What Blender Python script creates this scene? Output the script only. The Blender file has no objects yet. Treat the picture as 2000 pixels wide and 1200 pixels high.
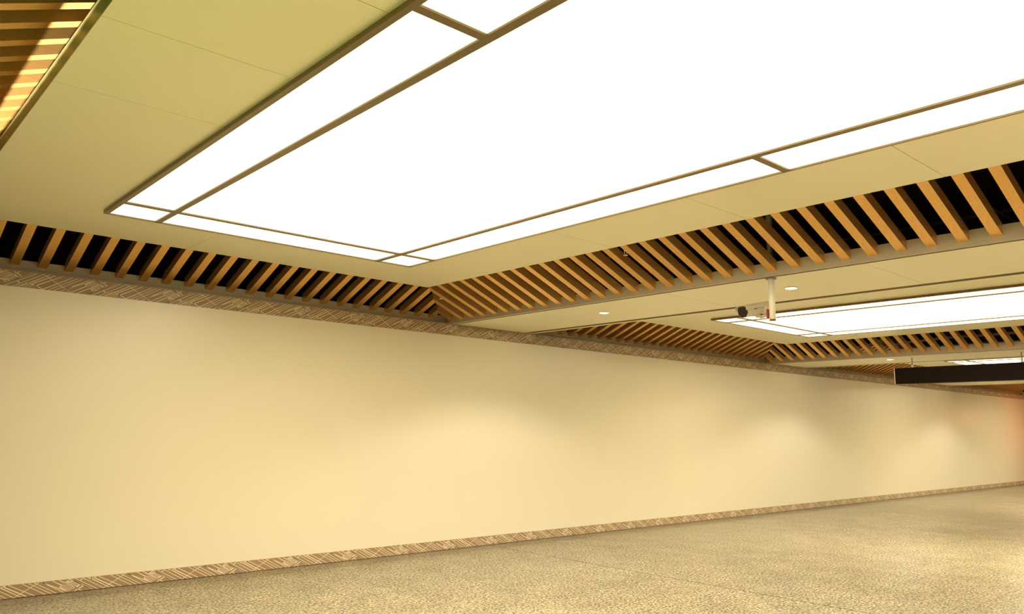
import bpy, bmesh, math, random
from mathutils import Matrix, Vector

SC = bpy.context.scene
COL = SC.collection
random.seed(4)

# ------------------------------------------------------------------ camera
CAM_Y, CAM_Z = -8.5743, 1.5641
cd = bpy.data.cameras.new('camera'); cam = bpy.data.objects.new('camera', cd); COL.objects.link(cam)
cd.sensor_width = 36.0; cd.sensor_fit = 'HORIZONTAL'; cd.lens = 1535.6 / 2000 * 36
cd.clip_end = 200
F = Vector((0.65855678, 0.73628196, 0.15553727)).normalized()
R = Vector((0.74398573, -0.66807933, 0.01245948)).normalized()
U = Vector((-0.11308493, -0.10751224, 0.98775145)).normalized()
cam.matrix_world = Matrix(((R.x, U.x, -F.x, 0), (R.y, U.y, -F.y, CAM_Y), (R.z, U.z, -F.z, CAM_Z), (0, 0, 0, 1)))
SC.camera = cam

# ------------------------------------------------------------------ world, exposure
w = bpy.data.worlds.new('world'); SC.world = w; w.use_nodes = True
w.node_tree.nodes['Background'].inputs[0].default_value = (0.02, 0.014, 0.008, 1)
w.node_tree.nodes['Background'].inputs[1].default_value = 0.3
vs = SC.view_settings
vs.view_transform = 'Standard'; vs.look = 'None'; vs.exposure = 0.27; vs.gamma = 1.0; vs.use_curve_mapping = False

LIGHT_COL = (1.0, 0.865, 0.605)
PANEL_W = 2.2


def lamp(name, kind, loc, target, energy, color, **kw):
    d = bpy.data.lights.new(name, kind); d.energy = energy; d.color = color
    for k, v in kw.items(): setattr(d, k, v)
    o = bpy.data.objects.new(name, d); COL.objects.link(o); o.location = loc
    o.rotation_euler = (Vector(target) - Vector(loc)).to_track_quat('-Z', 'Y').to_euler()
    return o


# area lamps added close under the big diffusers to shape light on the wall
for i_, (x_, p_) in enumerate(((3.72, 460), (3.62 + 8.339, 400), (3.62 + 17.43, 380), (3.4 + 25.02, 330))):
    lamp('added_bay_lamp', 'AREA', (x_, -7.9, 3.232), (x_, -7.9, 0), p_, LIGHT_COL, shape='RECTANGLE', size=0.66, size_y=10.6)
for x_, y_ in ((7.148, -2.267), (7.179, -4.699), (15.387, -2.226), (23.826, -2.267)):
    lamp('downlight_beam', 'SPOT', (x_, y_, 2.985), (x_, y_, 0), 200, (1.0, 0.90, 0.76), spot_size=math.radians(140), spot_blend=0.35, shadow_soft_size=0.05)
# narrow spot added off the left edge, imitating light reflected onto the slat ends
up = lamp('added_slat_spot', 'SPOT', (-0.5, -4.35, 0.2), (0.748, -4.3, 3.47), 6200, (1.0, 0.90, 0.74), spot_size=math.radians(1.6), spot_blend=0.03, shadow_soft_size=0.012)
zax = (Vector((-0.5, -4.35, 0.2)) - Vector((0.742, -4.2, 3.47))).normalized()
xax = Vector((0, 1, 0)).cross(zax).normalized(); yax = zax.cross(xax)
up.matrix_world = Matrix(((xax.x, yax.x, zax.x, -0.5), (xax.y, yax.y, zax.y, -4.35), (xax.z, yax.z, zax.z, 0.2), (0, 0, 0, 1))) @ Matrix.Diagonal((1, 45, 1, 1))
# red orange glow of a lit sign far down the hall
lamp('far_red_sign', 'AREA', (30.5, -1.9, 2.2), (30.6, 0, 2.1), 14, (1.0, 0.30, 0.10), shape='RECTANGLE', size=1.6, size_y=0.5)
# yellow green shop light that washes the near corner of the ceiling from the left
lamp('shop_light', 'SPOT', (-0.6, -6.4, 1.2), (0.9, -5.4, 3.25), 88, (0.74, 1.0, 0.22), spot_size=math.radians(120), spot_blend=1.0, shadow_soft_size=0.25)

# ------------------------------------------------------------------ materials
def mat(name, color, rough=0.5, metal=0.0, spec=0.5, noise=None, bump=0.0, bscale=40.0, emit=None, strength=0.0):
    """noise = (scale, amount): a faint procedural mottle of the thing's own colour."""
    m = bpy.data.materials.new(name); m.use_nodes = True
    nt = m.node_tree; b = nt.nodes['Principled BSDF']
    b.inputs['Base Color'].default_value = (*color, 1)
    b.inputs['Roughness'].default_value = rough; b.inputs['Metallic'].default_value = metal
    b.inputs['Specular IOR Level'].default_value = spec
    tc = nt.nodes.new('ShaderNodeTexCoord')
    sc, am = noise or (6.0, 0.03)
    n = nt.nodes.new('ShaderNodeTexNoise'); n.inputs['Scale'].default_value = sc; n.inputs['Detail'].default_value = 4
    nt.links.new(tc.outputs['Object'], n.inputs['Vector'])
    mx = nt.nodes.new('ShaderNodeMix'); mx.data_type = 'RGBA'
    mx.inputs['A'].default_value = (*[max(0, c * (1 - am)) for c in color], 1)
    mx.inputs['B'].default_value = (*[min(1, c * (1 + am)) for c in color], 1)
    nt.links.new(n.outputs['Fac'], mx.inputs['Factor']); nt.links.new(mx.outputs['Result'], b.inputs['Base Color'])
    if bump:
        n2 = nt.nodes.new('ShaderNodeTexNoise'); n2.inputs['Scale'].default_value = bscale
        nt.links.new(tc.outputs['Object'], n2.inputs['Vector'])
        bp = nt.nodes.new('ShaderNodeBump'); bp.inputs['Strength'].default_value = bump; bp.inputs['Distance'].default_value = 0.002
        nt.links.new(n2.outputs['Fac'], bp.inputs['Height']); nt.links.new(bp.outputs['Normal'], b.inputs['Normal'])
    if emit:
        b.inputs['Emission Color'].default_value = (*emit, 1); b.inputs['Emission Strength'].default_value = strength
    return m


M_CEIL = mat('ceiling_metal', (0.88, 0.84, 0.62), 0.34, metal=0.35, spec=0.6, noise=(1.3, 0.015))
M_EDGE = mat('panel_edge', (0.66, 0.62, 0.28), 0.24, metal=0.3)
M_BAND = mat('band_metal', (0.88, 0.84, 0.64), 0.38, metal=0.3, spec=0.6, noise=(1.3, 0.015))
M_FASC = mat('fascia_paint', (0.46, 0.395, 0.285), 0.5)
M_REV = mat('reveal_dark', (0.30, 0.25, 0.17), 0.6)  # darker tone of the reveal grooves, lip sides and joint backing
M_WALL = mat('wall_panel', (0.765, 0.705, 0.535), 0.33, spec=0.5, noise=(0.7, 0.02))
M_DARK = mat('plenum_paint', (0.012, 0.006, 0.004), 0.95, spec=0.05)
M_BRONZE = mat('bronze_trim', (0.20, 0.145, 0.075), 0.3, metal=0.5)
M_TAUPE = mat('strip_taupe', (0.33, 0.225, 0.13), 0.5, noise=(9, 0.06))
M_LINE = mat('strip_line', (0.92, 0.78, 0.50), 0.5)
M_DIFF = mat('diffuser', (0.9, 0.88, 0.8), 0.4, emit=LIGHT_COL, strength=PANEL_W)
M_DIFF2 = mat('diffuser_edge', (0.9, 0.88, 0.8), 0.4, emit=LIGHT_COL, strength=PANEL_W * 0.6)
M_DOWN = mat('downlight_glow', (0.9, 0.9, 0.85), 0.4, emit=(1, 0.85, 0.6), strength=14)
M_WHITE = mat('white_enamel', (0.95, 0.93, 0.86), 0.35)
M_GREYP = mat('grey_steel', (0.28, 0.25, 0.20), 0.5, metal=0.3)
M_BLACKG = mat('lens_glass', (0.02, 0.010, 0.008), 0.3, spec=0.25)
M_SIGN = mat('sign_brown', (0.012, 0.006, 0.004), 0.6, spec=0.12)
M_RED = mat('rust_cap', (0.30, 0.06, 0.02), 0.5)
M_CAMB = mat('camera_shell', (0.62, 0.56, 0.45), 0.4)
M_MARK = mat('marking_grey', (0.22, 0.19, 0.16), 0.5)
M_PIPE = mat('conduit', (0.10, 0.06, 0.04), 0.6)
M_WALLB = mat('far_wall', (0.30, 0.22, 0.13), 0.5)


def wood():
    m = bpy.data.materials.new('wood_slat'); m.use_nodes = True
    nt = m.node_tree; b = nt.nodes['Principled BSDF']
    b.inputs['Roughness'].default_value = 0.36; b.inputs['Metallic'].default_value = 0.72
    tc = nt.nodes.new('ShaderNodeTexCoord'); mp = nt.nodes.new('ShaderNodeMapping')
    mp.inputs['Scale'].default_value = (1.2, 42, 42)
    nt.links.new(tc.outputs['Object'], mp.inputs['Vector'])
    n = nt.nodes.new('ShaderNodeTexNoise'); n.inputs['Scale'].default_value = 1.6; n.inputs['Detail'].default_value = 5
    nt.links.new(mp.outputs['Vector'], n.inputs['Vector'])
    r = nt.nodes.new('ShaderNodeValToRGB')
    r.color_ramp.elements[0].position = 0.25; r.color_ramp.elements[0].color = (0.78, 0.45, 0.14, 1)
    r.color_ramp.elements[1].position = 0.8; r.color_ramp.elements[1].color = (0.90, 0.55, 0.19, 1)
    nt.links.new(n.outputs['Fac'], r.inputs['Fac']); nt.links.new(r.outputs['Color'], b.inputs['Base Color'])
    return m


M_WOOD = wood()


def granite():
    """polished speckled granite slabs, 0.9 m, a darker course along the wall, two dark expansion joints"""
    m = bpy.data.materials.new('granite_floor'); m.use_nodes = True
    nt = m.node_tree; L = nt.links; b = nt.nodes['Principled BSDF']
    N = lambda t, **k: nt.nodes.new(t)
    tc = N('ShaderNodeTexCoord'); geo = tc.outputs['Object']
    v = N('ShaderNodeTexVoronoi'); v.inputs['Scale'].default_value = 60; L.new(geo, v.inputs['Vector'])
    n1 = N('ShaderNodeTexNoise'); n1.inputs['Scale'].default_value = 42; n1.inputs['Detail'].default_value = 6; L.new(geo, n1.inputs['Vector'])
    n2 = N('ShaderNodeTexNoise'); n2.inputs['Scale'].default_value = 2.2; n2.inputs['Detail'].default_value = 5; L.new(geo, n2.inputs['Vector'])
    r1 = N('ShaderNodeValToRGB'); L.new(n1.outputs['Fac'], r1.inputs['Fac'])
    e = r1.color_ramp.elements
    e[0].position = 0.39; e[0].color = (0.03, 0.022, 0.012, 1); e[1].position = 0.57; e[1].color = (0.47, 0.415, 0.275, 1)
    x = r1.color_ramp.elements.new(0.46); x.color = (0.27, 0.225, 0.135, 1)
    hs = N('ShaderNodeSeparateColor'); L.new(v.outputs['Color'], hs.inputs['Color'])
    r2 = N('ShaderNodeMapRange'); r2.inputs['To Min'].default_value = 0.52; r2.inputs['To Max'].default_value = 1.3; L.new(hs.outputs[0], r2.inputs['Value'])
    r3 = N('ShaderNodeMapRange'); r3.inputs['From Min'].default_value = 0.3; r3.inputs['From Max'].default_value = 0.7
    r3.inputs['To Min'].default_value = 0.82; r3.inputs['To Max'].default_value = 1.15; L.new(n2.outputs['Fac'], r3.inputs['Value'])
    mul = N('ShaderNodeMath'); mul.operation = 'MULTIPLY'; L.new(r2.outputs[0], mul.inputs[0]); L.new(r3.outputs[0], mul.inputs[1])
    sx = N('ShaderNodeSeparateXYZ'); L.new(geo, sx.inputs[0])

    def math_(op, a, bb, c=None):
        q = N('ShaderNodeMath'); q.operation = op
        for i, s in enumerate((a, bb, c)):
            if s is None: continue
            if isinstance(s, (int, float)): q.inputs[i].default_value = s
            else: L.new(s, q.inputs[i])
        return q.outputs[0]

    def joint(coord, start, pitch, half):
        p = math_('PINGPONG', math_('SUBTRACT', coord, start), pitch / 2)
        return math_('LESS_THAN', p, half)

    X, Y = sx.outputs[0], sx.outputs[1]
    # floor object origin is the world origin: joints at X = 2.75 + 0.906 n, Y = -0.30 - 0.9 n
    jx = joint(X, 2.75, 0.906, 0.0032); jy = joint(Y, -0.33, 0.906, 0.0032)
    big = joint(X, 7.27, 8.62, 0.010)
    border = math_('GREATER_THAN', Y, -0.33)
    mcol = N('ShaderNodeMix'); mcol.data_type = 'RGBA'; mcol.blend_type = 'MULTIPLY'; mcol.inputs['Factor'].default_value = 1
    comb = N('ShaderNodeCombineColor')
    tone = math_('MULTIPLY', mul.outputs[0], math_('SUBTRACT', 1.0, math_('MULTIPLY', border, 0.22)))
    for i in range(3): L.new(tone, comb.inputs[i])
    L.new(r1.outputs['Color'], mcol.inputs['A']); L.new(comb.outputs[0], mcol.inputs['B'])
    j = math_('MAXIMUM', math_('MULTIPLY', math_('MAXIMUM', jx, jy), 0.62), math_('MULTIPLY', big, 0.85))
    fin = N('ShaderNodeMix'); fin.data_type = 'RGBA'; L.new(j, fin.inputs['Factor'])
    L.new(mcol.outputs['Result'], fin.inputs['A']); fin.inputs['B'].default_value = (0.02, 0.014, 0.008, 1)
    L.new(fin.outputs['Result'], b.inputs['Base Color'])
    b.inputs['Roughness'].default_value = 0.30; b.inputs['Specular IOR Level'].default_value = 0.5
    return m


M_FLOOR = granite()

# ------------------------------------------------------------------ helpers
def add_box(bm, x0, x1, y0, y1, z0, z1, mi=0, side_mi=None):
    p = [bm.verts.new((x, y, z)) for z in (z0, z1) for y in (y0, y1) for x in (x0, x1)]
    fs = [(0, 2, 3, 1), (4, 5, 7, 6), (0, 1, 5, 4), (2, 6, 7, 3), (0, 4, 6, 2), (1, 3, 7, 5)]
    for i, f in enumerate(fs):
        g = bm.faces.new([p[k] for k in f]); g.material_index = mi if (i < 2 or side_mi is None) else side_mi


def add_prism8(bm, p):
    """p: 4 bottom corners then 4 top corners in the same order"""
    v = [bm.verts.new(q) for q in p]
    for f in ((3, 2, 1, 0), (4, 5, 6, 7), (0, 1, 5, 4), (1, 2, 6, 5), (2, 3, 7, 6), (3, 0, 4, 7)):
        bm.faces.new([v[k] for k in f])


def add_cyl(bm, a, b, r, n=20, r2=None, mi=0, smooth=True):
    a, b = Vector(a), Vector(b); d = (b - a).normalized()
    u = d.orthogonal().normalized(); w_ = d.cross(u); r2 = r if r2 is None else r2
    A = [bm.verts.new(a + (u * math.cos(t) + w_ * math.sin(t)) * r) for t in [2 * math.pi * i / n for i in range(n)]]
    B = [bm.verts.new(b + (u * math.cos(t) + w_ * math.sin(t)) * r2) for t in [2 * math.pi * i / n for i in range(n)]]
    for i in range(n):
        f = bm.faces.new((A[i], A[(i + 1) % n], B[(i + 1) % n], B[i])); f.smooth = smooth; f.material_index = mi
    f = bm.faces.new(A[::-1]); f.material_index = mi
    f = bm.faces.new(B); f.material_index = mi


def add_tube(bm, pts, r, n=10):
    for a, b in zip(pts, pts[1:]): add_cyl(bm, a, b, r, n)


def add_lathe(bm, prof, n=28, centre=(0, 0, 0), mi=0):
    rings = []
    for r, z in prof:
        rings.append([bm.verts.new((centre[0] + r * math.cos(2 * math.pi * i / n), centre[1] + r * math.sin(2 * math.pi * i / n), centre[2] + z)) for i in range(n)])
    for A, B in zip(rings, rings[1:]):
        for i in range(n):
            f = bm.faces.new((A[i], A[(i + 1) % n], B[(i + 1) % n], B[i])); f.smooth = True; f.material_index = mi
    for rr in (rings[0], rings[-1]):
        f = bm.faces.new(rr); f.material_index = mi


def obj(name, bm, mats, parent=None, loc=None, bevel=0.0):
    if bevel:
        bmesh.ops.bevel(bm, geom=list(bm.edges), offset=bevel, segments=2, affect='EDGES')
    bmesh.ops.recalc_face_normals(bm, faces=bm.faces)
    me = bpy.data.meshes.new(name); bm.to_mesh(me); bm.free()
    for m in (mats if isinstance(mats, (list, tuple)) else [mats]): me.materials.append(m)
    o = bpy.data.objects.new(name, me); COL.objects.link(o)
    if parent: o.parent = parent
    if loc: o.location = loc
    return o


def struct(name, bm, mats, **k):
    o = obj(name, bm, mats, **k); o['kind'] = 'structure'; return o


def tag(o, label, cat, group=None):
    o['label'] = label; o['category'] = cat
    if group: o['group'] = group
    return o


def thing(name, label, cat, loc=(0, 0, 0), group=None):
    o = bpy.data.objects.new(name, None); COL.objects.link(o); o.location = loc; o.empty_display_size = 0.1
    return tag(o, label, cat, group)


ONES = ['', 'first', 'second', 'third', 'fourth', 'fifth', 'sixth', 'seventh', 'eighth', 'ninth', 'tenth', 'eleventh', 'twelfth', 'thirteenth',
        'fourteenth', 'fifteenth', 'sixteenth', 'seventeenth', 'eighteenth', 'nineteenth']
TENS = {2: ('twentieth', 'twenty'), 3: ('thirtieth', 'thirty'), 4: ('fortieth', 'forty')}


def ordinal(n):
    if n < 20: return ONES[n]
    t, o = divmod(n, 10)
    return TENS[t][0] if o == 0 else TENS[t][1] + '-' + ONES[o]


# ------------------------------------------------------------------ dimensions (metres)
P = 8.339                       # pitch of the ceiling bays along the wall
H = 3.0                         # top of the wall cladding
YF = 0.0917                     # plane of the fascia above the wall
Y_END = -15.0                   # far side of the bays, behind the camera
ZP, ZPT = 3.252, 3.357          # panel underside, top
PX0, PX1, PY = 0.7465, 5.435, -0.9683
LX0, LX1, LY = 1.612, 4.535, -1.900   # light opening
XO0, XO1 = -0.280, 6.503       # outer fascias of a bay
ZB, ZBT = 3.006, 3.127          # band underside, top of fascia
ZS, SL, SW, SD = 3.057, 0.4086, 0.078, 0.096
DW, DR = 0.014, -0.014        # the two rows are set so that they meet on the mitre
NB = 4
X_NEAR, X_FAR, Y_BACK = -4.0, 33.5, -16.6
Z_TOP = 4.4

# ------------------------------------------------------------------ floor and walls
bm = bmesh.new(); add_box(bm, X_NEAR - 0.2, X_FAR + 0.2, Y_BACK - 0.2, 0.34, -0.1, 0.0); struct('floor', bm, M_FLOOR)
bm = bmesh.new(); add_box(bm, X_NEAR, X_FAR, 0.0, 0.0917, 0.0, H)
struct('wall_left', bm, M_WALL)
bm = bmesh.new(); add_box(bm, X_NEAR, X_FAR, 0.32, 0.34, 0.0, Z_TOP); struct('wall_left_backing', bm, M_DARK)
bm = bmesh.new(); add_box(bm, X_NEAR, X_FAR, Y_BACK - 0.1, Y_BACK, 0.0, Z_TOP); struct('wall_right', bm, M_WALLB)
bm = bmesh.new(); add_box(bm, X_FAR, X_FAR + 0.1, Y_BACK, 0.34, 0.0, Z_TOP); struct('wall_far', bm, M_WALLB)
bm = bmesh.new(); add_box(bm, X_NEAR - 0.1, X_NEAR, Y_BACK, 0.34, 0.0, Z_TOP); struct('wall_near', bm, M_WALLB)
bm = bmesh.new(); add_box(bm, X_NEAR, X_FAR, Y_BACK, 0.34, Z_TOP, Z_TOP + 0.1); struct('ceiling', bm, M_DARK)
# fascia that carries the slats above the wall cladding
bm = bmesh.new(); add_box(bm, X_NEAR, X_FAR, YF, YF + 0.03, H - 0.06, ZBT); struct('trim_1', bm, M_FASC)
# thin dark capping between the patterned strip and the fascia
bm = bmesh.new(); add_box(bm, X_NEAR, X_FAR, -0.008, YF - 0.002, H, H + 0.012); struct('trim_2', bm, M_REV)

# ------------------------------------------------------------------ patterned strips along the top and the foot of the wall
MOTIF = [
    [(0.0, 0.15), (0.245, 0.0)],
    [(0.051, -0.003), (0.304, 0.15)], [(0.095, -0.004), (0.348, 0.151)], [(0.155, -0.003), (0.408, 0.151)],
    [(0.195, 0.025), (0.445, 0.148)], [(0.245, -0.002), (0.385, 0.081), (0.413, 0.069)],
    [(0.30, -0.003), (0.405, 0.060), (0.417, 0.058), (0.447, 0.040), (0.447, 0.031), (0.396, -0.002)],
    [(0.449, 0.148), (0.368, 0.097), (0.421, 0.066), (0.477, 0.050), (0.548, 0.090), (0.507, 0.113), (0.522, 0.130), (0.500, 0.15)],
    [(0.421, 0.066), (0.515, 0.122)],
    [(0.396, -0.002), (0.655, 0.152)], [(0.443, -0.003), (0.70, 0.151)], [(0.505, -0.003), (0.757, 0.151)],
    [(0.535, 0.057), (0.559, 0.041)],
    [(0.563, 0.151), (0.531, 0.135), (0.531, 0.129), (0.570, 0.106), (0.582, 0.106), (0.655, 0.150)],
    [(0.544, -0.003), (0.632, 0.050), (0.686, 0.024), (0.660, -0.003)],
    [(0.849, 0.147), (0.668, 0.046), (0.668, 0.040), (0.691, 0.024), (0.660, -0.003)],
    [(0.920, 0.152), (0.702, 0.033), (0.702, 0.027), (0.750, 0.003), (0.762, 0.004), (1.007, 0.151)],
    [(0.636, 0.046), (0.806, 0.150)],
]
NMAIN = len(MOTIF)
for k in range(1, 6):       # comb bars
    t = k / 6
    MOTIF.append([(0.368 + 0.081 * t, 0.097 + 0.051 * t), (0.421 + 0.094 * t, 0.066 + 0.056 * t)])
    MOTIF.append([(0.421 + 0.094 * t, 0.066 + 0.056 * t), (0.477 + 0.071 * t, 0.050 + 0.040 * t)])
for k in range(1, 5):
    t = k / 5
    MOTIF.append([(0.562 + 0.07 * t, 0.008 + 0.042 * t), (0.562 + 0.07 * t + 0.052, 0.008 + 0.042 * t - 0.034)])


def clip_seg(a, b, zlo, zhi):
    (x0, z0), (x1, z1) = a, b
    t0, t1 = 0.0, 1.0
    dz = z1 - z0
    if abs(dz) < 1e-9: return (a, b) if zlo <= z0 <= zhi else None
    for lim, sgn in ((zlo, 1), (zhi, -1)):
        t = (lim - z0) / dz
        if sgn * dz > 0: t0 = max(t0, t)
        else: t1 = min(t1, t)
    if t1 - t0 < 1e-4: return None
    return (x0 + (x1 - x0) * t0, z0 + dz * t0), (x0 + (x1 - x0) * t1, z0 + dz * t1)


def pattern_strip(name, z0, h, y_face, thick, phase, flip, src_lo=0.0):
    bm = bmesh.new()
    add_box(bm, X_NEAR, X_FAR, y_face, y_face + thick, z0, z0 + h, 0)
    n = int((X_FAR - X_NEAR) / 0.75) + 2
    yl = y_face - 0.0012
    i0 = int((X_NEAR - phase) / 0.75)
    for i in range(i0, i0 + n + 1):
        ox = phase + 0.75 * i
        for ip, pl in enumerate(MOTIF):
            hw = 0.0040 if ip < NMAIN else 0.0021
            for a, b in zip(pl, pl[1:]):
                if flip: a, b = (a[0], 0.15 - a[1] - src_lo), (b[0], 0.15 - b[1] - src_lo)
                s = clip_seg(a, b, 0.0, h)
                if not s: continue
                (xa, za), (xb, zb) = s
                d = math.hypot(xb - xa, zb - za)
                if d < 1e-4 or ox + min(xa, xb) < X_NEAR + 0.02 or ox + max(xa, xb) > X_FAR - 0.02: continue
                nx, nz = -(zb - za) / d * hw, (xb - xa) / d * hw
                ex, ez = (xb - xa) / d * 0.0012, (zb - za) / d * 0.0012
                q = [(xa - ex + nx, za - ez + nz), (xb + ex + nx, zb + ez + nz), (xb + ex - nx, zb + ez - nz), (xa - ex - nx, za - ez - nz)]
                q = [(ox + x, z0 + min(max(z, 0), h)) for x, z in q]
                fr = [bm.verts.new((x, yl, z)) for x, z in q]
                f = bm.faces.new(fr); f.material_index = 1
    return struct(name, bm, [M_TAUPE, M_LINE])


pattern_strip('trim_3', 2.852, 0.148, -0.005, 0.005, 1.597, False)
pattern_strip('baseboard_left', 0.004, 0.118, -0.007, 0.007, 1.633, True, 0.0)
bm = bmesh.new(); add_box(bm, X_NEAR, X_FAR, -0.004, 0.0, 0.0, 0.004); struct('trim_4', bm, M_DARK)

# ------------------------------------------------------------------ ceiling: suspended panels, bands
def panel_plates(bm, x0, x1, y0, y1, xs, ys):
    """plates of the panel skin with fine open joints"""
    g = 0.0018
    X = sorted([x0, x1] + [x for x in xs if x0 < x < x1]); Y = sorted([y0, y1] + [y for y in ys if y0 < y < y1])
    for a, b in zip(X, X[1:]):
        for c, d in zip(Y, Y[1:]):
            add_box(bm, a + (g if a != x0 else 0), b - (g if b != x1 else 0), c + (g if c != y0 else 0), d - (g if d != y1 else 0), ZP, ZP + 0.006, 0, 0)


LOFF = [0.0, 0.0, 0.75, 0.0]    # the light of the third bay sits a little farther on
for k in range(NB):
    ox = k * P; lo = ox + LOFF[k]
    bm = bmesh.new()
    panel_plates(bm, PX0 + ox, LX0 + lo, Y_END, PY, [], [-4.30, -5.15, -5.99, -8.5, -11.0])
    panel_plates(bm, LX1 + lo, PX1 + ox, Y_END, PY, [], [-3.9, -5.3, -6.76, -9.0, -11.4])
    panel_plates(bm, LX0 + lo, LX1 + lo, LY, PY, [LX0 + lo + 0.975, LX0 + lo + 1.95], [])
    add_box(bm, PX0 + ox, PX1 + ox, Y_END, PY, ZP + 0.006, ZPT, 2, 1)
    struct('ceiling', bm, [M_CEIL, M_EDGE, M_REV])


def band(x0, x1):
    bm = bmesh.new()
    lip, gr = 0.055, 0.045; lip2, gr2 = 0.07, 0.13
    add_box(bm, x0, x1, Y_END, YF, ZB + 0.035, ZBT, 1, 1)                    # body: fascia and reveal
    add_box(bm, x0, x0 + lip, Y_END, YF, ZB, ZB + 0.035, 1, 1)
    add_box(bm, x1 - lip2, x1, Y_END, YF, ZB, ZB + 0.035, 0, 2)
    add_box(bm, x1 - lip2 - gr2, x1 - lip2, Y_END, YF, ZB + 0.028, ZB + 0.035, 2, 2)
    add_box(bm, x0 + lip, x1 - lip2, -0.05, YF, ZB, ZB + 0.035, 1, 1)
    a, b = x0 + lip + gr * 0.4, x1 - lip2 - gr2
    cuts = [-0.05 - gr * 0.6, -1.5, -3.6, -5.7, -7.8, -9.9, -12.0, Y_END]
    for y1, y0 in zip(cuts, cuts[1:]): add_box(bm, a, b, y0 + 0.0015, y1 - 0.0015, ZB - 0.004, ZB + 0.035, 0, 2)
    return struct('ceiling', bm, [M_BAND, M_FASC, M_REV])


BANDS = [(XO1 + k * P, XO0 + (k + 1) * P) for k in range(NB - 1)]
for b in BANDS: band(*b)
band(XO0 - 1.44, XO0)
band(XO1 + (NB - 1) * P, X_FAR)
bm = bmesh.new(); add_box(bm, X_NEAR, XO0 - 1.52, Y_END, YF, ZB, ZBT); struct('ceiling', bm, M_BAND)
bm = bmesh.new(); add_box(bm, X_NEAR, X_FAR, Y_BACK, Y_END - 0.9, ZB, ZBT); struct('ceiling', bm, M_BAND)

BAY = ['nearest ceiling bay', 'second ceiling bay', 'third ceiling bay', 'farthest ceiling bay']

# ------------------------------------------------------------------ luminous ceilings
BX0, BX1, BYc, BW = 2.022, 4.1375, -2.333, 0.025
Y_SEG = [-6.135, -9.94, -13.7]
Y_LE = -13.9
LIGHT_LABEL = ['huge glowing white light ceiling with bronze frame, the nearest and largest one',
               'glowing white light ceiling of the second bay, behind the surveillance camera',
               'glowing white light ceiling of the third bay, partly hidden by the hanging dark sign',
               'farthest glowing light ceiling beyond the hanging dark sign']


def build_light(label):
    t = thing('luminous_ceiling', label, 'ceiling light', ((LX0 + LX1) / 2, (LY + Y_LE) / 2, ZP), 'luminous ceilings')
    cx, cy = (LX0 + LX1) / 2, (LY + Y_LE) / 2
    bm = bmesh.new(); z0, z1 = ZP - 0.027, ZP

    def bar(x0, x1, y0, y1, dz=0.0): add_box(bm, x0 - cx, x1 - cx, y0 - cy, y1 - cy, z0 - ZP + dz, z1 - ZP)
    bar(LX0, LX0 + 0.034, Y_LE, LY); bar(LX1 - 0.016, LX1, Y_LE, LY)
    bar(LX0 + 0.034, LX1 - 0.016, LY - 0.016, LY); bar(LX0 + 0.034, LX1 - 0.016, Y_LE, Y_LE + 0.02)
    obj('frame', bm, M_BRONZE, t)
    xi0, xi1, yi = LX0 + 0.034, LX1 - 0.016, LY - 0.016
    for x in (BX0, BX1):
        bm = bmesh.new(); bar(x - BW, x + BW, Y_LE + 0.02, yi, 0.001); obj('mullion', bm, M_BRONZE, t)
    segs = [(xi0, BX0 - BW), (BX0 + BW, BX1 - BW), (BX1 + BW, xi1)]
    for a, b in segs:
        bm = bmesh.new(); bar(a, b, BYc - BW, BYc + BW, 0.001); obj('mullion', bm, M_BRONZE, t)
    for (a, b) in (segs[0], segs[2]):
        for y in Y_SEG[:2]:
            bm = bmesh.new(); bar(a, b, y - BW, y + BW, 0.001); obj('mullion', bm, M_BRONZE, t)

    def pane(x0, x1, y0, y1, m):
        bm = bmesh.new(); add_box(bm, x0 - cx, x1 - cx, y0 - cy, y1 - cy, -0.016, -0.001); obj('diffuser', bm, m, t)
    for i, (a, b) in enumerate(segs):
        pane(a, b, BYc + BW, yi, M_DIFF2)
        if i == 1: pane(a, b, Y_LE + 0.02, BYc - BW, M_DIFF)
        else:
            cur = BYc - BW
            m_ = M_DIFF2 if i == 0 else M_DIFF
            for y in Y_SEG[:2]: pane(a, b, y + BW, cur, m_); cur = y - BW
            pane(a, b, Y_LE + 0.02, cur, m_)
    return t


def copy_tree(o, parent=None):
    c = o.copy(); COL.objects.link(c)
    if parent: c.parent = parent
    for ch in list(o.children): copy_tree(ch, c)
    return c


light0 = build_light(LIGHT_LABEL[0])
for k in range(1, NB):
    c = copy_tree(light0); c.location.x += k * P + LOFF[k]; c['label'] = LIGHT_LABEL[k]

# ------------------------------------------------------------------ wooden slats
XK0, YK0, PW, PR = 6.218, -0.1095, 0.2330, 0.2296      # first (corner) chevron and the two pitches
MS = 0.985


def mitre_y(x): return YK0 + MS * (x - XK0) + 0.0015
def mitre_x(y): return XK0 + (y - YK0) / MS + 0.0015
def mitreL_y(x): return YF - (x - XO0) * (YF - PY) / (PX0 - XO0)
def mitreL_x(y): return XO0 + (YF - y) * (PX0 - XO0) / (YF - PY)


def slat_W(x, ox):
    """slat that rises from the wall fascia towards the panel"""
    yin = PY - 0.28; pts = []
    ends = []
    for xe in (x, x + SW): ends.append(max(yin, mitre_y(xe) if xe > PX1 - 0.4 else yin, mitreL_y(xe) if xe < PX0 + 0.4 else yin))
    if min(YF - e for e in ends) < 0.03: return None
    q = [(x, YF), (x + SW, YF), (x + SW, ends[1]), (x, ends[0])]
    zf = lambda y: ZS + SL * (YF - y)
    bm = bmesh.new()
    b = [Vector((a - x, y - YF, zf(y) - ZS)) for a, y in q]
    add_prism8(bm, b + [v + Vector((0, 0, SD)) for v in b])
    o = obj('wooden_slat', bm, M_WOOD); o.location = (x + ox, YF, ZS + DW)
    return o


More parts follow.
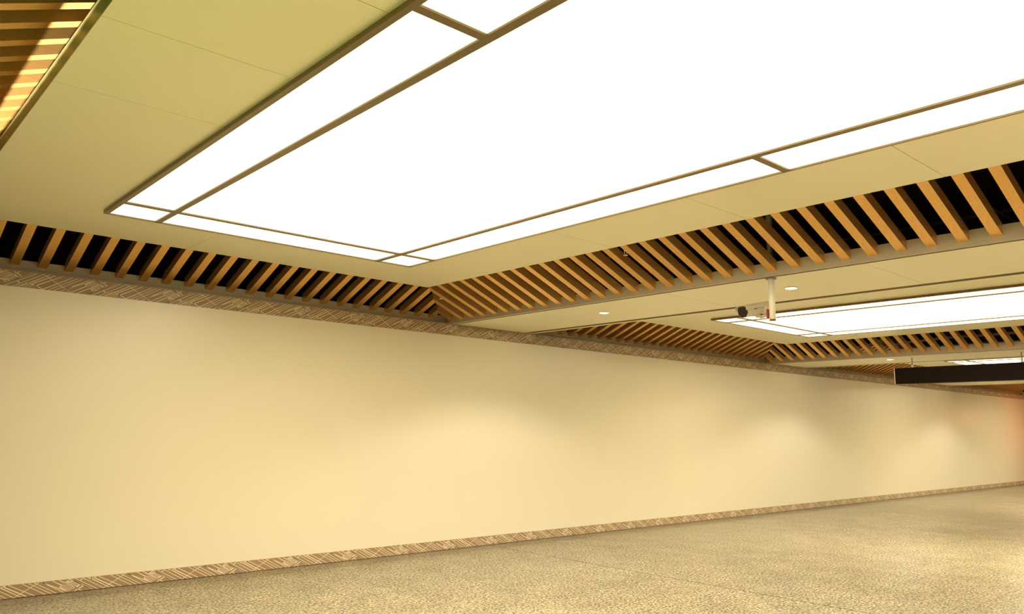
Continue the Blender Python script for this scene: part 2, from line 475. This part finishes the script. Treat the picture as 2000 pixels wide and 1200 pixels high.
def slat_side(y, ox, right=True):
    """slat that rises from a band's fascia towards the panel; y is its -Y edge"""
    xf = XO1 if right else XO0
    ends = []
    for ye in (y, y + SW):
        if right: e = PX1 - 0.28; e = max(e, mitre_x(ye)) if ye > PY - 0.4 else e
        else: e = PX0 + 0.22; e = min(e, mitreL_x(ye)) if ye > PY - 0.4 else e
        ends.append(e)
    if min(abs(xf - e) for e in ends) < 0.03: return None
    q = [(xf, y), (xf, y + SW), (ends[1], y + SW), (ends[0], y)]
    zf = lambda x: ZS + SL * abs(xf - x)
    bm = bmesh.new()
    b = [Vector((x - xf, yy - y, zf(x) - ZS)) for x, yy in q]
    add_prism8(bm, b + [v + Vector((0, 0, SD)) for v in b])
    o = obj('wooden_slat', bm, M_WOOD); o.location = (xf + ox, y, ZS + (DR if right else 0.045))
    return o


for k in range(NB):
    # wall-side row, counted from the mitred far corner
    i = 0
    kmax = 28
    for n in range(kmax):
        o = slat_W(XK0 - PW * n, k * P)
        if o is None: continue
        i += 1
        tag(o, f'ochre wood slat, {ordinal(i)} from the far mitred corner, wall-side row of the {BAY[k]}', 'slat', f'wall-side slats of the {BAY[k]}')
    if k < 3:
        i = 0
        for n in range([34, 36, 14][k]):
            o = slat_side(YK0 - PR * n, k * P)
            if o is None: continue
            i += 1
            tag(o, f'ochre wood slat, {ordinal(i)} from the mitred wall corner, crosswise row of the {BAY[k]}', 'slat', f'crosswise slats of the {BAY[k]}')
i = 0
for n in range(9, -2, -1):
    o = slat_side(-3.385 - SW - 0.2375 * (n - 4), 0, False)
    i += 1
    tag(o, f'orange wood slat with bright lit end, {ordinal(i)} from the top, upper left corner row', 'slat', 'slats in the upper left corner')

# ------------------------------------------------------------------ downlights
def build_downlight(label, loc):
    t = thing('downlight', label, 'downlight', loc, 'round downlights in the ceiling bands')
    bm = bmesh.new(); add_lathe(bm, [(0.066, 0.0), (0.070, -0.004), (0.066, -0.009), (0.058, -0.010), (0.056, -0.004), (0.056, 0.0)]); obj('ring', bm, M_WHITE, t)
    bm = bmesh.new(); add_lathe(bm, [(0.0555, -0.0015), (0.0555, -0.006), (0.04, -0.008), (0.005, -0.009)]); obj('lamp_glass', bm, M_DOWN, t)
    return t


ZD = ZB - 0.004
d0 = build_downlight('small round glowing downlight nearest the wall on the nearest pale ceiling band', (7.148, -2.267, ZD))
for lab, loc in [('small round glowing downlight just beside the white camera pole on the nearest band', (7.179, -4.699, ZD)),
                 ('small round downlight on the second ceiling band, left of the sign hanger rod', (7.148 + P - 0.1, -2.226, ZD)),
                 ('tiny downlight on the third ceiling band, below the dark sign at the photo edge', (7.148 + 2 * P, -2.267, ZD))]:
    c = copy_tree(d0); c.location = loc; c['label'] = lab

# ------------------------------------------------------------------ surveillance camera on its drop pole
px, py = 6.605, -4.813
t = thing('camera_pole', 'white round drop pole below the nearest ceiling band that carries the surveillance camera', 'pole', (px, py, 2.6))
bm = bmesh.new(); add_cyl(bm, (0, 0, 0.012), (0, 0, ZB - 0.008 - 2.6), 0.029, 28); obj('pole', bm, M_WHITE, t)
bm = bmesh.new(); add_cyl(bm, (0, 0, ZBT - 2.6), (0, 0, 4.39 - 2.6), 0.027, 20)
obj('upper_pole', bm, M_GREYP, t)['label'] = 'grey upper length of the pole in the dark void'
bm = bmesh.new(); add_cyl(bm, (0, 0, ZB - 0.014 - 2.6), (0, 0, ZB - 0.001 - 2.6), 0.048, 28); obj('flange', bm, M_GREYP, t)
bm = bmesh.new(); add_cyl(bm, (0, 0, 0.0), (0, 0, 0.014), 0.027, 28, 0.030); obj('end_cap', bm, M_RED, t)['label'] = 'rust red end cap'

t = thing('surveillance_camera', 'beige bullet surveillance camera with dark window mounted on the white drop pole', 'camera', (6.56, -4.66, 2.715))
rot = Matrix.Rotation(math.radians(166), 4, 'Z') @ Matrix.Rotation(math.radians(13), 4, 'Y') @ Matrix.Scale(1.14, 4)
# body along local +X (front), hexagonal housing with sun shield
def hexbody(x0, x1, w_, h, cham, taper=1.0):
    pts = []
    for x, s in ((x0, taper), (x1, 1.0)):
        a, b, c = w_ / 2 * s, h / 2 * s, cham * s
        pts.append([(x, -a, b - c), (x, -a + c, b), (x, a - c, b), (x, a, b - c), (x, a, -b + c * 1.5), (x, a - c * 1.5, -b), (x, -a + c * 1.5, -b), (x, -a, -b + c * 1.5)])
    return pts


def hexmesh(bm, rings, m=0):
    vs_ = [[bm.verts.new(p) for p in r] for r in rings]
    n = len(vs_[0])
    for A, B in zip(vs_, vs_[1:]):
        for i in range(n): bm.faces.new((A[i], A[(i + 1) % n], B[(i + 1) % n], B[i])).material_index = m
    bm.faces.new(vs_[0]).material_index = m; bm.faces.new(vs_[-1][::-1]).material_index = m


bm = bmesh.new(); r = hexbody(-0.13, 0.135, 0.112, 0.092, 0.020, 0.86); hexmesh(bm, r)
b_ = obj('housing', bm, M_CAMB, t); b_.matrix_local = rot
bm = bmesh.new()
hexmesh(bm, hexbody(0.1352, 0.139, 0.104, 0.084, 0.019)); g_ = obj('front_window', bm, M_BLACKG, t); g_.matrix_local = rot
bm = bmesh.new(); add_cyl(bm, (0.1392, 0.006, 0), (0.1402, 0.006, 0), 0.026, 24); l_ = obj('lens', bm, M_BLACKG, t); l_.matrix_local = rot
bm = bmesh.new()   # sun shield wraps the top, with an overhang at the front
sh = []
for x, wd, zt in ((-0.145, 0.098, 0.045), (-0.10, 0.112, 0.052), (0.0, 0.120, 0.054), (0.155, 0.124, 0.053)):
    sh.append([(x, -wd / 2, 0.012), (x, -wd / 2, zt - 0.016), (x, -wd / 2 + 0.022, zt), (x, wd / 2 - 0.022, zt), (x, wd / 2, zt - 0.016), (x, wd / 2, 0.012),
               (x, wd / 2 - 0.003, 0.012), (x, wd / 2 - 0.003, zt - 0.018), (x, wd / 2 - 0.024, zt - 0.003), (x, -wd / 2 + 0.024, zt - 0.003), (x, -wd / 2 + 0.003, zt - 0.018), (x, -wd / 2 + 0.003, 0.012)])
hexmesh(bm, sh); s_ = obj('sun_shield', bm, M_CAMB, t); s_.matrix_local = rot
bm = bmesh.new()   # small grey word mark on the side of the housing
for i in range(4): add_box(bm, 0.035 + i * 0.009, 0.041 + i * 0.009, 0.0605, 0.0612, 0.004, 0.014)
k_ = obj('marking', bm, M_MARK, t); k_.matrix_local = rot
# bracket: arm from the pole under the body, knuckle, cable box
bm = bmesh.new()
c0 = Vector((6.56, -4.66, 2.70))
add_tube(bm, [Vector((px, py + 0.042, 2.645)) - c0, Vector((6.60, -4.70, 2.632)) - c0, Vector((6.60, -4.665, 2.648)) - c0], 0.015, 16)
add_cyl(bm, Vector((6.60, -4.665, 2.632)) - c0, Vector((6.60, -4.665, 2.672)) - c0, 0.022, 20)
obj('bracket_arm', bm, M_CAMB, t)
bm = bmesh.new(); add_box(bm, 0.045, 0.10, -0.112, -0.045, -0.045, 0.035); obj('junction_box', bm, M_CAMB, t, bevel=0.006)
bm = bmesh.new(); add_box(bm, 0.008, 0.066, -0.1225, -0.1125, -0.09, -0.005); obj('clamp_plate', bm, M_RED, t, bevel=0.002)['label'] = 'rust red clamp plate against the pole'

# ------------------------------------------------------------------ hanging sign box
t = thing('hanging_sign', 'long dark brown sign box with pale edge hanging below the second ceiling band', 'sign', (15.28, -3.55, 2.52))
bm = bmesh.new(); add_box(bm, -0.05, 0.05, -1.24, 1.185, 0.0, 0.295); obj('box', bm, M_SIGN, t, bevel=0.003)
for y in (1.185, -1.252):
    bm = bmesh.new(); add_box(bm, -0.052, 0.052, y, y + 0.012, -0.002, 0.299); obj('end_plate', bm, M_WHITE, t)['label'] = 'thin pale metal end plate'
for y in (0.88, -0.90):
    bm = bmesh.new(); add_cyl(bm, (0, y, 0.29), (0, y, ZB - 0.004 - 2.52), 0.009, 12); rd = obj('hanger_rod', bm, M_GREYP, t)
    bm = bmesh.new(); add_cyl(bm, (0, y, 0.293), (0, y, 0.345), 0.022, 16); obj('rod_socket', bm, M_WHITE, rd)
    bm = bmesh.new(); add_cyl(bm, (0, y, ZB - 0.016 - 2.52), (0, y, ZB - 0.004 - 2.52), 0.03, 16); obj('rod_flange', bm, M_WHITE, rd)

# ------------------------------------------------------------------ things in the dark void above the slats
def sprinkler(loc, label):
    t = thing('sprinkler_head', label, 'sprinkler', loc, 'sprinkler heads above the slats')
    bm = bmesh.new(); add_cyl(bm, (0, 0, 0.03), (0, 0, 4.39 - loc[2]), 0.012, 14); obj('drop_pipe', bm, M_PIPE, t)
    bm = bmesh.new()
    add_cyl(bm, (0, 0, 0.012), (0, 0, 0.034), 0.017, 16, 0.020)
    add_tube(bm, [(-0.012, 0, 0.014), (-0.018, 0, -0.006), (-0.004, 0, -0.024)], 0.0035, 8)
    add_tube(bm, [(0.012, 0, 0.014), (0.018, 0, -0.006), (0.004, 0, -0.024)], 0.0035, 8)
    add_cyl(bm, (0, 0, -0.029), (0, 0, -0.026), 0.022, 18)
    obj('nozzle', bm, M_WHITE, t)


sprinkler((2.56, 0.04 - 0.30, 3.40), 'pale sprinkler head in the dark gap between wall-side slats, under the near light corner')


def detector(loc, label):
    t = thing('smoke_detector', label, 'detector', loc)
    bm = bmesh.new(); add_cyl(bm, (0, 0, 0.025), (0, 0, 4.39 - loc[2]), 0.010, 12); obj('drop_pipe', bm, M_PIPE, t)
    bm = bmesh.new(); add_lathe(bm, [(0.004, -0.024), (0.016, -0.020), (0.024, -0.004), (0.024, 0.010), (0.018, 0.022), (0.008, 0.026)], 20); obj('dome', bm, M_WHITE, t)



detector((6.21, -3.17, 3.285), 'small round pale smoke detector between crosswise slats of the nearest ceiling bay')
sprinkler((6.04, -0.43, 3.275), 'small sprinkler head inside the mitred slat corner of the nearest ceiling bay')
sprinkler((5.93, -3.63, 3.33), 'sprinkler head in the slat gap beside the smoke detector, close to the panel edge')


def run(name, label, cat, pts, r, m, rods=(), group=None):
    """a pipe or rail in the void with its own hanger rods up to the slab"""
    t = thing(name, label, cat, pts[0], group)
    o_ = Vector(pts[0])
    bm = bmesh.new(); add_tube(bm, [Vector(p) - o_ for p in pts], r, 12); obj('pipe_run', bm, m, t)
    for q in rods:
        bm = bmesh.new(); add_cyl(bm, Vector(q) - o_, Vector((q[0], q[1], 4.395)) - o_, 0.006, 8); obj('hanger_rod', bm, M_PIPE, t)


run('steel_pipe', 'dark pipe crossing the black void above the crosswise slats of the nearest bay', 'pipe',
    [(7.4, -14.0, 3.46), (7.4, -0.2, 3.46)], 0.014, M_PIPE, [(7.4, -6.3, 3.46), (7.4, -3.1, 3.46), (7.4, -9.5, 3.46)])
run('steel_brace', 'thin slanting brace in the black void at the right edge of the photo', 'brace',
    [(6.75, -6.55, 3.42), (6.75, -6.84, 3.14)], 0.008, M_PIPE)
cab = [(6.3 + 0.02 * math.sin(i * 0.6), -6.46 + 0.05 * math.cos(i * 0.35) , 4.35 - 0.115 * i) for i in range(8)]
run('hanging_cable', 'curved loose cable hanging in the black void behind the crosswise slats', 'cable', cab, 0.006, M_PIPE)
run('steel_pipe', 'pale pipe low in the void above the crosswise slats of the second bay', 'pipe',
    [(15.0, -2.4, 3.155), (15.0, -9.0, 3.155)], 0.009, M_WHITE, [(15.0, -3.4, 3.155), (15.0, -5.5, 3.155), (15.0, -8.0, 3.155)])
run('steel_pipe', 'pale stepped cable duct in the void above the crosswise slats of the second bay', 'pipe',
    [(15.15, -2.15, 3.25), (15.15, -3.3, 3.31), (15.15, -9.0, 3.31)], 0.024, M_CAMB, [(15.15, -3.1, 3.31), (15.15, -5.2, 3.31), (15.15, -8.0, 3.31)])
for x, g in ((3.9, 'nearest'), (12.3, 'second')):
    run('hanger_rail', f'dark hanger rail running above the wall-side slats of the {g} bay', 'rail',
        [(x - 3.2, -0.35, 3.62), (x + 2.4, -0.35, 3.62)], 0.016, M_PIPE, [(x - 2.5, -0.35, 3.62), (x, -0.35, 3.62), (x + 2, -0.35, 3.62)])
